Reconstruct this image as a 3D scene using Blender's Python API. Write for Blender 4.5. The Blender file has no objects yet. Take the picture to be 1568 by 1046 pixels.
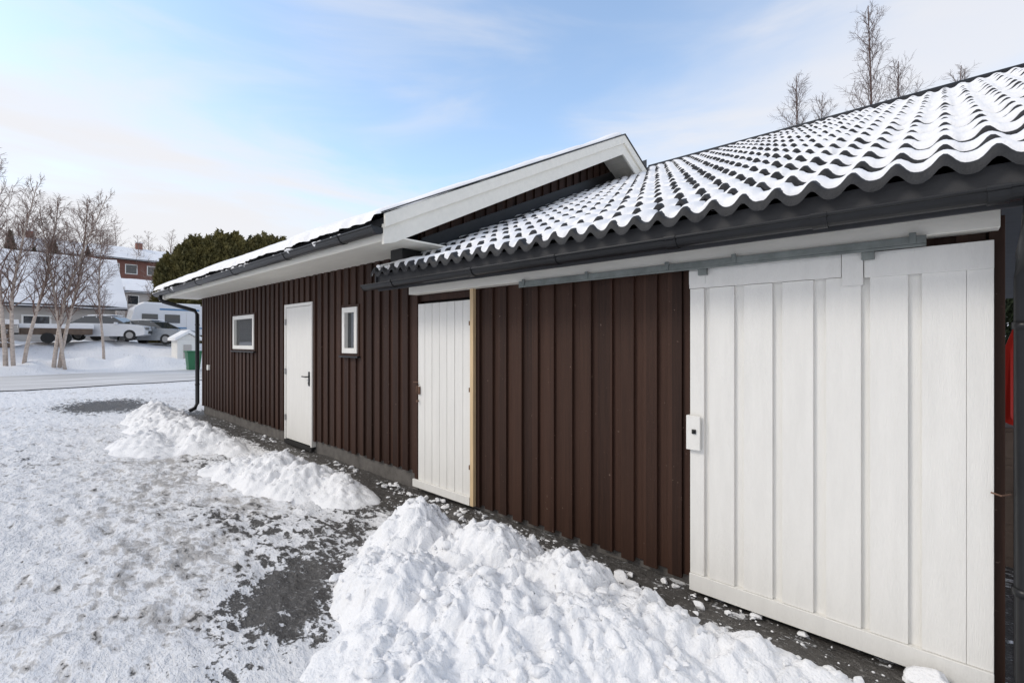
import bpy, math, random, bmesh
import numpy as np
from mathutils import Vector, Matrix
random.seed(7); rng=np.random.default_rng(11)
scene=bpy.context.scene
COL=scene.collection

# ------------------------------------------------------------------ helpers
class MB:
    def __init__(s): s.v=[];s.f=[];s.m=[]
    def add(s,vs,fs,m=0):
        o=len(s.v); s.v+= [tuple(p) for p in vs]; s.f+=[tuple(i+o for i in f) for f in fs]; s.m+=[m]*len(fs)
    def box(s,x0,x1,y0,y1,z0,z1,m=0):
        s.add([(x0,y0,z0),(x1,y0,z0),(x1,y1,z0),(x0,y1,z0),(x0,y0,z1),(x1,y0,z1),(x1,y1,z1),(x0,y1,z1)],
              [(0,3,2,1),(4,5,6,7),(0,1,5,4),(1,2,6,5),(2,3,7,6),(3,0,4,7)],m)
    def prism(s,poly,x0,x1,m=0):   # poly of (y,z), extruded along x
        n=len(poly)
        vs=[(x0,y,z) for y,z in poly]+[(x1,y,z) for y,z in poly]
        fs=[tuple(range(n))[::-1],tuple(range(n,2*n))]+[(i,(i+1)%n,(i+1)%n+n,i+n) for i in range(n)]
        s.add(vs,fs,m)
    def prismy(s,poly,y0,y1,m=0):   # poly of (x,z), extruded along y
        n=len(poly)
        vs=[(x,y0,z) for x,z in poly]+[(x,y1,z) for x,z in poly]
        fs=[tuple(range(n)),tuple(range(n,2*n))[::-1]]+[((i+1)%n,i,i+n,(i+1)%n+n) for i in range(n)]
        s.add(vs,fs,m)
    def tube(s,pts,rad,n=8,m=0,cap=True):
        pts=[Vector(p) for p in pts]
        if not hasattr(rad,'__len__'): rad=[rad]*len(pts)
        rings=[]
        for i,p in enumerate(pts):
            a=pts[max(i-1,0)];b=pts[min(i+1,len(pts)-1)]
            t=(b-a).normalized()
            u=t.cross(Vector((0.13,0.05,1)) if abs(t.z)<.9 else Vector((1,0.1,0))).normalized(); w=t.cross(u)
            rings.append([p+(u*math.cos(2*math.pi*k/n)+w*math.sin(2*math.pi*k/n))*rad[i] for k in range(n)])
        vs=[q for r in rings for q in r]; fs=[]
        for i in range(len(pts)-1):
            for k in range(n):
                fs.append((i*n+k,i*n+(k+1)%n,(i+1)*n+(k+1)%n,(i+1)*n+k))
        if cap: fs+= [tuple(range(n))[::-1],tuple(range((len(pts)-1)*n,len(pts)*n))]
        s.add(vs,fs,m)
    def obj(s,name,mats,parent=None,smooth=False,bevel=0,fixn=True):
        me=bpy.data.meshes.new(name); me.from_pydata(s.v,[],s.f)
        for m in (mats if isinstance(mats,(list,tuple)) else [mats]): me.materials.append(m)
        me.polygons.foreach_set('material_index',s.m)
        if smooth: me.polygons.foreach_set('use_smooth',[True]*len(s.f))
        me.update()
        if fixn:
            bm=bmesh.new(); bm.from_mesh(me); bmesh.ops.recalc_face_normals(bm,faces=bm.faces); bm.to_mesh(me); bm.free()
        o=bpy.data.objects.new(name,me); COL.objects.link(o)
        if parent: par(o,parent)
        if bevel:
            b=o.modifiers.new('bevel','BEVEL'); b.width=bevel; b.segments=2; b.limit_method='ANGLE'
        return o
def par(o,p):
    o.parent=p; o.matrix_parent_inverse=Matrix.Translation(-Vector(p.location))
def empty(name,loc=(0,0,0)):
    e=bpy.data.objects.new(name,None); e.location=loc; e.empty_display_size=.3; COL.objects.link(e); return e
def grid_obj(name,X,Y,Z,mat,parent=None,attrs=None,smooth=True,keep=None):
    ny,nx=X.shape
    co=np.stack([X,Y,Z],-1).reshape(-1,3)
    i=np.arange(ny-1)[:,None]*nx+np.arange(nx-1)[None,:]
    f=np.stack([i,i+1,i+nx+1,i+nx],-1).reshape(-1,4)
    if keep is not None: f=f[keep.reshape(-1)[f].any(1)]
    me=bpy.data.meshes.new(name)
    me.vertices.add(len(co)); me.vertices.foreach_set('co',co.astype(np.float32).ravel())
    me.loops.add(f.size); me.loops.foreach_set('vertex_index',f.astype(np.int32).ravel())
    me.polygons.add(len(f)); me.polygons.foreach_set('loop_start',np.arange(0,f.size,4,dtype=np.int32))
    me.update(calc_edges=True)
    me.polygons.foreach_set('use_smooth',np.full(len(f),smooth))
    for k,a in (attrs or {}).items():
        at=me.attributes.new(k,'FLOAT','POINT'); at.data.foreach_set('value',a.astype(np.float32).ravel())
    me.materials.append(mat); me.validate()
    o=bpy.data.objects.new(name,me); COL.objects.link(o)
    if parent: par(o,parent)
    return o
T=rng.random((256,256))
def vn(x,y):
    xi=np.floor(x).astype(int);yi=np.floor(y).astype(int);fx=x-xi;fy=y-yi
    fx=fx*fx*(3-2*fx);fy=fy*fy*(3-2*fy)
    g=lambda a,b:T[a%256,b%256]
    return (g(xi,yi)*(1-fx)+g(xi+1,yi)*fx)*(1-fy)+(g(xi,yi+1)*(1-fx)+g(xi+1,yi+1)*fx)*fy
def fbm(x,y,o=4,r=.5):
    s=0;a=1;t=0
    for k in range(o):
        s=s+a*vn(x*2**k+17*k,y*2**k+31*k);t+=a;a*=r
    return s/t
J1=rng.random((256,256));J2=rng.random((256,256));J3=rng.random((256,256));J4=rng.random((256,256))
def worley(x,y):   # chunky lump field: each cell a tilted flat-topped chunk
    xi=np.floor(x).astype(int);yi=np.floor(y).astype(int);best=np.zeros_like(x)
    for a in(-1,0,1):
        for b in(-1,0,1):
            cx=(xi+a);cy=(yi+b)
            px=cx+J1[cx%256,cy%256];py=cy+J2[cx%256,cy%256];h=.25+.75*J3[cx%256,cy%256]
            dx=x-px;dy=y-py;an=J4[cx%256,cy%256]*6.28;st=.7+.6*J1[cy%256,cx%256]
            u=(dx*np.cos(an)+dy*np.sin(an))*st;v=(-dx*np.sin(an)+dy*np.cos(an))/st
            d=np.sqrt(u*u+v*v)*.55+.45*np.maximum(np.abs(u),np.abs(v))*1.1
            prof=np.clip((1-d/(.72*h+.16))*2.1,0,1); prof=prof*prof*(3-2*prof)
            best=np.maximum(best,prof*h*(.8+.55*u+.3*v))
    return best
def sst(a,b,x):
    t=np.clip((x-a)/(b-a),0,1);return t*t*(3-2*t)

# ------------------------------------------------------------------ materials
def mat(name,col,rough=.6,metal=0,var=.0,vscale=5,stretch=(1,1,1),bump=0,bscale=40,spec=.5,col2=None):
    m=bpy.data.materials.new(name); m.use_nodes=True; N=m.node_tree.nodes;L=m.node_tree.links
    b=N['Principled BSDF']; b.inputs['Roughness'].default_value=rough; b.inputs['Metallic'].default_value=metal
    b.inputs['Specular IOR Level'].default_value=spec
    b.inputs['Base Color'].default_value=(*col,1)
    tc=N.new('ShaderNodeTexCoord'); mp=N.new('ShaderNodeMapping'); mp.inputs['Scale'].default_value=stretch
    L.new(tc.outputs['Object'],mp.inputs['Vector'])
    if var or col2:
        n=N.new('ShaderNodeTexNoise'); n.inputs['Scale'].default_value=vscale; n.inputs['Detail'].default_value=8;n.inputs['Roughness'].default_value=.65
        L.new(mp.outputs[0],n.inputs['Vector'])
        r=N.new('ShaderNodeValToRGB'); L.new(n.outputs['Fac'],r.inputs[0])
        c2=col2 or tuple(c*(1+var) for c in col)
        r.color_ramp.elements[0].position=.32; r.color_ramp.elements[1].position=.68
        r.color_ramp.elements[0].color=(*[c*(1-var) for c in col],1); r.color_ramp.elements[1].color=(*c2,1)
        L.new(r.outputs[0],b.inputs['Base Color'])
    if bump:
        n=N.new('ShaderNodeTexNoise'); n.inputs['Scale'].default_value=bscale; n.inputs['Detail'].default_value=6
        L.new(mp.outputs[0],n.inputs['Vector'])
        bp=N.new('ShaderNodeBump'); bp.inputs['Strength'].default_value=bump; bp.inputs['Distance'].default_value=.01
        L.new(n.outputs['Fac'],bp.inputs['Height']); L.new(bp.outputs[0],b.inputs['Normal'])
    return m
M={}
M['snow']=mat('snow',(.87,.87,.875),.75,var=.02,vscale=3,bump=.9,bscale=70,spec=.2)
M['roofsnow']=mat('roof_snow',(.88,.88,.89),.75,bump=.5,bscale=70,spec=.2)
M['white']=mat('white_paint',(.79,.775,.735),.5,var=.035,vscale=3,stretch=(6,6,.8),bump=.3,bscale=45)
M['cream']=mat('cream_paint',(.85,.82,.735),.55,var=.04,vscale=4,stretch=(.8,4,4),bump=.2,bscale=50)
M['black']=mat('black_metal',(.014,.0145,.016),.35,spec=.35,var=.2,vscale=8)
M['tile']=mat('roof_tile',(.026,.027,.030),.6,var=.3,vscale=12,bump=.3,bscale=120,spec=.3)
M['fascia']=mat('grey_fascia',(.055,.055,.058),.6,var=.12,vscale=6,stretch=(.5,4,4),spec=.3)
M['galv']=mat('galvanised_steel',(.20,.22,.21),.5,metal=.4,var=.25,vscale=10)
M['conc']=mat('concrete',(.13,.12,.11),.9,var=.3,vscale=7,bump=.6,bscale=60)
M['pine']=mat('bare_pine',(.62,.46,.27),.65,var=.12,vscale=5,stretch=(8,8,.8))
M['glass']=mat('window_glass',(.03,.035,.04),.04,spec=.9)
M['dark']=mat('dark_interior',(.012,.011,.01),.8)
M['steel']=mat('steel',(.35,.35,.35),.35,metal=.9)
M['rust']=mat('rusty_steel',(.16,.09,.06),.7,metal=.3,var=.4,vscale=30)
M['bark']=mat('birch_bark',(.50,.42,.36),.8,var=.35,vscale=5,stretch=(1,1,3))
M['twig']=mat('birch_twigs',(.20,.13,.105),.8)
M['twigd']=mat('slender_birch_twigs',(.13,.09,.08),.8)
M['twigfar']=mat('distant_twigs',(.22,.165,.14),.9)
M['needle']=mat('conifer_foliage',(.09,.092,.026),.7,var=.5,vscale=1.0,col2=(.22,.185,.06))
M['pineleaf']=mat('pine_foliage',(.035,.05,.022),.7,var=.45,vscale=.8)
M['redwall']=mat('red_house_paint',(.17,.07,.05),.7,var=.15,vscale=2)
M['greywall']=mat('grey_house_paint',(.46,.43,.40),.7,var=.1,vscale=2,stretch=(.3,.3,5))
M['brick']=mat('brick',(.25,.11,.08),.8,var=.2,vscale=6)
M['carwhite']=mat('car_paint_white',(.72,.73,.75),.2)
M['cargrey']=mat('car_paint_silver',(.30,.32,.34),.25,metal=.3)
M['tyre']=mat('tyre',(.02,.02,.02),.8)
M['blue']=mat('blue_stripe',(.09,.22,.40),.4)
M['green']=mat('green_plastic',(.03,.16,.07),.45)
M['redp']=mat('red_plastic',(.55,.03,.02),.35)
M['wood']=mat('weathered_wood',(.14,.10,.075),.8,var=.3,vscale=4)

def brown():
    m=bpy.data.materials.new('brown_wood_paint'); m.use_nodes=True; N=m.node_tree.nodes;L=m.node_tree.links
    b=N['Principled BSDF']; b.inputs['Roughness'].default_value=.6;b.inputs['Specular IOR Level'].default_value=.22
    tc=N.new('ShaderNodeTexCoord'); sp=N.new('ShaderNodeSeparateXYZ'); L.new(tc.outputs['Object'],sp.inputs[0])
    s=N.new('ShaderNodeMath'); s.operation='ADD'; L.new(sp.outputs[0],s.inputs[0]); L.new(sp.outputs[1],s.inputs[1])
    d=N.new('ShaderNodeMath'); d.operation='DIVIDE'; d.inputs[1].default_value=.0925; L.new(s.outputs[0],d.inputs[0])
    fl=N.new('ShaderNodeMath'); fl.operation='FLOOR'; L.new(d.outputs[0],fl.inputs[0])
    wn=N.new('ShaderNodeTexWhiteNoise'); wn.noise_dimensions='1D'; L.new(fl.outputs[0],wn.inputs['W'])
    mp=N.new('ShaderNodeMapping'); mp.inputs['Scale'].default_value=(40,40,1.6); L.new(tc.outputs['Object'],mp.inputs[0])
    n=N.new('ShaderNodeTexNoise'); n.inputs['Scale'].default_value=1; n.inputs['Detail'].default_value=8; n.inputs['Roughness'].default_value=.7; L.new(mp.outputs[0],n.inputs[0])
    mx=N.new('ShaderNodeMix'); mx.data_type='FLOAT'; mx.inputs[0].default_value=.35; L.new(n.outputs['Fac'],mx.inputs[2]); L.new(wn.outputs['Value'],mx.inputs[3])
    r=N.new('ShaderNodeValToRGB'); e=r.color_ramp.elements
    e[0].position=.25;e[0].color=(.026,.0128,.0088,1);e[1].position=.8;e[1].color=(.065,.0315,.0205,1)
    L.new(mx.outputs[0],r.inputs[0])
    n2=N.new('ShaderNodeTexNoise'); n2.inputs['Scale'].default_value=38; n2.inputs['Detail'].default_value=3; L.new(tc.outputs['Object'],n2.inputs[0])
    r2=N.new('ShaderNodeValToRGB'); r2.color_ramp.elements[0].position=.69; r2.color_ramp.elements[1].position=.76; L.new(n2.outputs[0],r2.inputs[0])
    m2=N.new('ShaderNodeMix'); m2.data_type='RGBA'; L.new(r2.outputs[0],m2.inputs[0]); L.new(r.outputs[0],m2.inputs[6]); m2.inputs[7].default_value=(.15,.10,.08,1)
    L.new(m2.outputs[2],b.inputs['Base Color'])
    bp=N.new('ShaderNodeBump'); bp.inputs['Strength'].default_value=.5; bp.inputs['Distance'].default_value=.004; L.new(n.outputs['Fac'],bp.inputs['Height']); L.new(bp.outputs[0],b.inputs['Normal'])
    return m
M['brown']=brown()

def groundmat():
    m=bpy.data.materials.new('snowy_ground'); m.use_nodes=True; N=m.node_tree.nodes;L=m.node_tree.links
    b=N['Principled BSDF']; b.inputs['Specular IOR Level'].default_value=.3
    tc=N.new('ShaderNodeTexCoord')
    def noise(sc,det=6,ro=.6,st=None):
        n=N.new('ShaderNodeTexNoise'); n.inputs['Scale'].default_value=sc;n.inputs['Detail'].default_value=det;n.inputs['Roughness'].default_value=ro
        if st:
            mp=N.new('ShaderNodeMapping'); mp.inputs['Scale'].default_value=st; mp.inputs['Rotation'].default_value=(0,0,.5); L.new(tc.outputs['Object'],mp.inputs[0]); L.new(mp.outputs[0],n.inputs[0])
        else: L.new(tc.outputs['Object'],n.inputs[0])
        return n.outputs['Fac']
    def math_(op,a,c,d=None):
        k=N.new('ShaderNodeMath'); k.operation=op
        for i,q in enumerate((a,c,d)):
            if q is None: continue
            if isinstance(q,(int,float)): k.inputs[i].default_value=q
            else: L.new(q,k.inputs[i])
        return k.outputs[0]
    def ss(v,a,c):
        k=N.new('ShaderNodeMapRange'); k.interpolation_type='SMOOTHSTEP'; L.new(v,k.inputs[0]); k.inputs[1].default_value=a;k.inputs[2].default_value=c; return k.outputs[0]
    def mix(f,a,c):
        k=N.new('ShaderNodeMix'); k.data_type='RGBA'
        L.new(f,k.inputs[0])
        for i,q in ((6,a),(7,c)):
            if isinstance(q,tuple): k.inputs[i].default_value=(*q,1)
            else: L.new(q,k.inputs[i])
        return k.outputs[2]
    ab=N.new('ShaderNodeAttribute'); ab.attribute_name='bare'
    ad=N.new('ShaderNodeAttribute'); ad.attribute_name='dirty'
    n1=noise(1.1,5,.6); n2=noise(5.0,7,.62,(1,2.1,1)); n3=noise(38,5,.7); n4=noise(240,2,.6); n5=noise(14,5,.6,(1,1.8,1))
    v=math_('MULTIPLY_ADD',math_('SUBTRACT',n2,.5),2.3,ab.outputs['Fac'])
    v=math_('MULTIPLY_ADD',math_('SUBTRACT',n3,.5),1.3,v)
    v=math_('MULTIPLY_ADD',math_('SUBTRACT',n5,.5),1.9,v)
    bare=ss(v,.44,.68)
    w=math_('MULTIPLY_ADD',math_('SUBTRACT',n1,.5),1.2,math_('MULTIPLY_ADD',math_('SUBTRACT',n2,.5),2.6,ad.outputs['Fac']))
    w=math_('MULTIPLY_ADD',math_('SUBTRACT',n5,.5),1.5,w)
    w=math_('MULTIPLY_ADD',math_('SUBTRACT',n3,.5),.5,w)
    dirty=math_('MULTIPLY',ss(w,.42,.98),.9)
    snow=mix(n3,(.83,.83,.84),(.89,.89,.895))
    slush=mix(n3,(.27,.25,.228),(.60,.58,.56))
    c=mix(dirty,snow,slush)
    asp=mix(ss(n4,.35,.65),(.040,.037,.034),(.125,.117,.108))
    asp=mix(ss(n3,.54,.70),asp,(.27,.26,.25))
    c=mix(bare,c,asp)
    L.new(c,b.inputs['Base Color'])
    rg=math_('MULTIPLY_ADD',bare,-.25,.72); L.new(rg,b.inputs['Roughness'])
    hgt=math_('ADD',math_('MULTIPLY',n2,1.2),math_('MULTIPLY',n3,.45))
    hgt=math_('ADD',hgt,math_('MULTIPLY',n5,1.0))
    hgt=math_('SUBTRACT',hgt,math_('MULTIPLY',bare,.6))
    hgt=math_('SUBTRACT',hgt,math_('MULTIPLY',dirty,.4))
    bp=N.new('ShaderNodeBump'); bp.inputs['Strength'].default_value=1.0; bp.inputs['Distance'].default_value=.034
    L.new(hgt,bp.inputs['Height']); L.new(bp.outputs[0],b.inputs['Normal'])
    return m
M['ground']=groundmat()
M['road']=mat('road_slush',(.50,.475,.44),.6,var=.25,vscale=1.1,stretch=(3.2,.22,1),bump=.5,bscale=12,col2=(.86,.85,.84))

# ------------------------------------------------------------------ terrain
def terrain(x,y):
    z=1.25*sst(-31.5,-38,x)+ 12.5*sst(-54,-108,x)
    r=np.sqrt(x*x+y*y)
    z=z+ (6*sst(60,220,r)+14*sst(150,420,r))*(.6+.8*fbm(x/90+5,y/90+9,3))
    far=sst(14,34,np.abs(x))+sst(20,40,np.abs(y))
    z=z+np.clip(far,0,1)*(.9*(fbm(x/2.4,y/2.4,4)-.42)+.9*np.exp(-((x+32.6)/1.1)**2)*fbm(x,y/2,3))*sst(-30.4,-31.8,x)
    return z
def axis(lo,hi,fine_lo,fine_hi,st,g=1.12):
    a=list(np.arange(fine_lo,fine_hi,st)); s=st
    p=a[-1]
    while p<hi: s*=g; p+=s; a.append(p)
    s=st;p=a[0];b=[]
    while p>lo: s*=g; p-=s; b.append(p)
    return np.array(b[::-1]+a)
xs=axis(-600,600,-7.5,.8,.024,1.022); ys=axis(-600,600,-.2,3.1,.024,1.038)
X,Y=np.meshgrid(xs,ys)
near=1-sst(16,24,np.hypot(X,Y))
tram=np.abs(fbm(X*4.2+.8*fbm(X*2,Y*2,2),Y*5.5,4,.55)-.5)
Z=terrain(X,Y)+near*(.035*(fbm(X*1.3,Y*1.3,3)-.5)+(.06*(fbm(X*5,Y*6.5,4,.6)-.5)-.07*tram)*sst(3.0,2.6,Y))
def G(cx,cy,rx,ry,a=1,rot=0):
    c,s=math.cos(rot),math.sin(rot);dx=X-cx;dy=Y-cy;u=dx*c+dy*s;v=-dx*s+dy*c
    return a*np.exp(-((u/rx)**2+(v/ry)**2))
wob=.3*(fbm(X*.9,Y*.9,3)-.5)
strip=sst(2.42,2.72,Y+wob)*sst(-13,-12,X)*sst(1.2,.6,X)*sst(6,4,Y)*.95
bare=strip+G(-2.85,1.12,.46,.34,.95)+G(-3.25,1.42,.38,.36,.62)+G(-3.6,1.95,.45,.38,.55)+G(-4.1,2.4,.55,.3,.55)+G(-5.0,1.25,.7,.22,.38,.2)+G(-6.9,1.8,.9,.35,.46)+G(-4.3,1.5,.6,.35,.40)
bare=bare+G(-15.1,1.75,1.5,.9,1.5)+G(-13,2.4,1.0,.4,.5)+G(-2.5,-.35,.25,.2,.45)+G(-3.4,-.35,.5,.12,.45,.3)+G(-9,.2,1.2,.25,.28)+G(-2.5,.62,.3,.12,.25)
bare=bare-.06+.2*(fbm(X*.5+3,Y*.5+3,3)-.5)*near
dirty=.37+.5*(fbm(X*.35,Y*.35,3)-.5)+G(-4.5,1.3,1.8,1.0,.32)+G(-7,1.0,2.2,.9,.2)+strip*.3+.5*(fbm(X*1.2+8,Y*1.2,3)-.5)
dirty=dirty-G(-1.9,.85,.6,.3,.5)
dirty=dirty*(.25+.75*sst(-31,-24,X)*sst(22,14,Y)*sst(-25,-14,Y))
bare=np.where(X<-20,np.minimum(bare,-.1),bare)
Z=Z-.02*np.clip(bare,0,1)*near
grid_obj('snowy_ground',X,Y,Z,M['ground'],attrs={'bare':bare,'dirty':dirty})
ry=np.linspace(-60,60,241); rx=np.linspace(0,1,20)
RX,RY=np.meshgrid(rx,ry)
eg=.9*(fbm(RX*0+3,RY*.8,4)-.5); eg2=1.4*(fbm(RX*0+13,RY*.8,4)-.5)
RX=-30.2+eg+RX*(8.6+eg2-eg)
grid_obj('road',RX,RY,np.full_like(RX,.03),M['road'])

# ------------------------------------------------------------------ snow piles
def pile(name,bumps,x0,x1,y0,y1,st,lump=.06,seed=0,sc=7.):
    px,py=np.meshgrid(np.arange(x0,x1,st),np.arange(y0,y1,st))
    wx=px+.18*(fbm(px*4+seed,py*4,3)-.5);wy=py+.18*(fbm(px*4,py*4+seed,3)-.5)
    h=np.full_like(px,-.4)
    for cx,cy,rx,ry_,hh in bumps:
        q=((wx-cx)/rx)**2+((wy-cy)/ry_)**2
        v=hh*(1.12*np.exp(-q*1.15)-.30)/.82-.25*sst(.9,2.4,q)
        h=np.logaddexp(h*65,v*65)/65
    k=sst(-.01,.12,h)*.85+.15*sst(-.03,0,h)
    ax=px+.09*(fbm(px*9,py*9+seed,3)-.5);ay=py+.09*(fbm(px*9+seed,py*9,3)-.5)
    big=fbm(px*3+seed,py*3,2)
    l=worley(ax*sc+seed,ay*sc)*lump*(.4+1.1*big)+worley(ax*sc*1.9+9,ay*sc*1.9+seed)*lump*.62+worley(ax*sc*3.9+3,ay*sc*3.9+seed)*lump*.36
    l+=.04*(fbm(px*2.3,py*2.3,2)-.5)+.022*(fbm(px*14,py*14,4,.6)-.5)
    z=h+k*(l-.02)
    z=np.maximum(z,-.12)
    return grid_obj(name,px,py,z,M['snow'],keep=z>-.10),(px,py,z)
B1=[(-2.80,2.05,.42,.42,.38),(-2.2,2.17,.50,.42,.36),(-1.62,2.24,.46,.36,.29),(-1.12,2.32,.42,.28,.19),(-.72,2.42,.36,.2,.11),(-.45,2.50,.26,.13,.05),
    (-2.35,1.66,.45,.42,.27),(-1.80,1.75,.60,.50,.26),(-1.30,1.98,.50,.42,.2),(-1.85,1.28,.52,.40,.13),(-2.70,1.75,.32,.32,.17),(-1.5,1.55,.6,.36,.12),(-1.0,2.05,.45,.3,.12)]
p1,a1=pile('snow_pile',B1,-3.6,-.05,.5,2.95,.011,.058,3,7.5)
B2=[(-5.5,2.1,.60,.40,.27),(-5.0,2.2,.50,.38,.25),(-4.55,2.33,.50,.28,.16),(-6.0,2.0,.55,.38,.17),(-6.4,1.9,.4,.3,.07)]
p2,a2=pile('snow_pile.001',B2,-7.2,-3.7,1.2,2.85,.015,.05,40,7)
B3=[(-8.2,2.05,.75,.42,.24),(-9.1,2.0,.9,.5,.29),(-10.1,2.0,1.0,.55,.28),(-11.2,2.05,.9,.5,.28),(-8.7,1.5,.9,.45,.16),(-12.2,2.2,.7,.5,.25),(-7.6,2.2,.5,.25,.1)]
p3,a3=pile('snow_pile.002',B3,-13.5,-6.8,.6,2.95,.022,.06,80,6)
def ico(sub):
    bm=bmesh.new(); bmesh.ops.create_icosphere(bm,subdivisions=sub,radius=1); v=np.array([p.co[:] for p in bm.verts]); f=np.array([[q.index for q in p.verts] for p in bm.faces]); bm.free(); return v,f
IV,IF=ico(3)
def clods(name,items):
    V=[];F=[];o=0
    for (x,y,z,s) in items:
        k=rng.random(3)*50
        v=IV.copy()
        for q in range(8):
            n=rng.normal(0,1,3); n/=np.linalg.norm(n); c=.38+.36*rng.random()
            d=v@n; v=v-np.maximum(d-c,0)[:,None]*n[None,:]*.92
        d=1+.35*(fbm(v[:,0]*1.8+k[0],v[:,1]*1.8+v[:,2]*1.7+k[1],3)-.5)+.22*(vn(v[:,0]*6+k[2],v[:,2]*6+v[:,1]*5+k[0])-.5)
        v=v*d[:,None]*s*np.array([1.2+.7*rng.random(),.9+.5*rng.random(),.6+.4*rng.random()])
        a=rng.random()*6.28;c,t=math.cos(a),math.sin(a)
        v=v@np.array([[c,t,0],[-t,c,0],[0,0,1]])+np.array([x,y,z]); V.append(v);F.append(IF+o);o+=len(v)
    V=np.concatenate(V);F=np.concatenate(F)
    me=bpy.data.meshes.new(name);me.from_pydata(V.tolist(),[],F.tolist());me.polygons.foreach_set('use_smooth',[True]*len(F));me.materials.append(M['snow'])
    ob=bpy.data.objects.new(name,me);COL.objects.link(ob);return ob
it=[]
for (px,py,z),n,smax in ((a1,320,.034),(a2,140,.034),(a3,140,.045)):
    fl=np.argwhere(z>0.0)
    for i in rng.integers(0,len(fl),n):
        a,b=fl[i]; s=.007+smax*rng.random()**3.2
        it.append((px[a,b],py[a,b],z[a,b]-s*.05,s))
for i in range(46):   # crumbled heaps along the wall foot
    cx=-12+12.3*rng.random()**.75; cy=2.93-.40*rng.random()**1.6; n=int(3+9*rng.random())
    for j in range(n):
        s=.005+.026*rng.random()**3
        it.append((cx+rng.normal(0,.12),min(cy+rng.normal(0,.05),2.94),-.016+s*.25,s))
for i in range(260):
    x=-4.2+4.2*rng.random(); s=.003+.012*rng.random()**2.5
    it.append((x,2.5+.42*rng.random(),s*.2-.014,s))
for c in ((-.04,2.78,.05,.065),(.02,2.76,.03,.045),(-.10,2.80,.02,.04),(-.28,2.62,.01,.03),(-2.05,2.62,.03,.05),(-1.55,2.74,.02,.05),(-1.45,2.68,.02,.035),(-2.98,1.62,.03,.055),(-2.90,1.48,.02,.04)): it.append(c)
clods('snow_clods',it)

# ------------------------------------------------------------------ garage building
def siding(mb,x0,x1,y,z0,z1,openings=(),period=.185,bw=.105,th=.024,off=0.):
    cuts=sorted(set([x0,x1]+[c for o in openings for c in (o[0],o[1])]))
    for a,b in zip(cuts[:-1],cuts[1:]):
        mid=(a+b)/2; ops=[o for o in openings if o[0]<mid<o[1]]
        if ops:
            o=ops[0]
            if o[2]>z0+.01: mb.box(a,b,y,y+.05,z0,o[2])
            if o[3]<z1-.01: mb.box(a,b,y,y+.05,o[3],z1)
        else: mb.box(a,b,y,y+.05,z0,z1)
    x=x0+off
    while x<x1:
        w=bw*(1+.06*(random.random()-.5)); a=max(x,x0);b=min(x+w,x1)
        t=th*(1+.25*(random.random()-.5))
        zb=z0-.006-.018*random.random()
        segs=[(zb,z1)]
        for o in openings:
            if a<o[1] and b>o[0]:
                if a<o[0]-.03: b=o[0]-.002
                elif b>o[1]+.03: a=o[1]+.002
                else:
                    segs=[(zb,o[2]-.002),(o[3]+.002,z1)]
        for s0,s1 in segs:
            if s1-s0>.03 and b-a>.02: mb.box(a,b,y-t,y-.0005,s0,s1)
        x+=period+.008*(random.random()-.5)
W=3.0
gar=empty('wooden_garage',(-8,6,0))
D1=(-7.48,-6.54,.03,2.11); W1=(-9.88,-8.74,1.38,2.05); W2=(-5.70,-5.27,1.37,2.01)
mb=MB(); siding(mb,-11.95,-4.13,W,.17,2.53,[D1,W1,W2])
zr=lambda y:2.60+.487*(y-2.3) if y<6.5 else 2.60+.487*(4.2)-.487*(y-6.5)
mb.prism([(3.06,.2),(9.9,.2),(9.9,zr(9.9)-.03),(6.5,zr(6.5)-.03),(3.06,zr(3.06)-.03)],-4.20,-4.15)
mb.prism([(3.06,.2),(9.9,.2),(9.9,zr(9.9)-.03),(6.5,zr(6.5)-.03),(3.06,zr(3.06)-.03)],-11.95,-11.90)
mb.box(-11.95,-4.13,9.9,9.95,.2,2.5)
y=3.1
while y<9.8:
    mb.box(-4.1495,-4.125,y,y+.105,2.1,zr(y+(.105 if y>6.5 else 0))-.05)
    y+=.185
mb.obj('wall_cladding',M['brown'],gar,bevel=.002)
mb=MB(); mb.box(-11.93,-7.49,3.015,3.2,-.2,.168); mb.box(-6.53,-4.14,3.015,3.2,-.2,.168); mb.box(-7.49,-6.53,3.0,3.2,-.2,.03)
mb.obj('foundation',M['conc'],gar)
mb=MB(); mb.box(-11.85,-4.25,3.10,3.12,.22,2.5); mb.obj('inner_wall',M['dark'],gar)
mb=MB(); x0,x1,z0,z1=D1
mb.box(x0,x0+.045,2.955,3.05,z0+.03,z1,0); mb.box(x1-.045,x1,2.955,3.05,z0+.03,z1,0); mb.box(x0+.045,x1-.045,2.955,3.05,z1-.045,z1,0)
mb.box(x0+.049,x1-.049,2.967,3.01,z0+.045,z1-.05,0)
mb.box(x0,x1,2.95,3.05,z0-.03,z0+.028,1)
for z in (.35,1.05,1.8): mb.box(x0+.035,x0+.055,2.945,2.967,z,z+.09,2)
mb.obj('entrance_door',[M['white'],M['dark'],M['steel']],gar,bevel=.003)
mb=MB(); mb.box(x1-.12,x1-.08,2.958,2.966,.92,1.12,0); mb.tube([(x1-.1,2.965,1.05),(x1-.1,2.92,1.05),(x1-.115,2.912,1.05),(x1-.22,2.912,1.05)],.009,8,0)
mb.tube([(x1-.1,2.965,.96),(x1-.1,2.95,.96)],.014,10,0)
mb.obj('door_handle',M['black'],gar,smooth=False)
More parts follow.
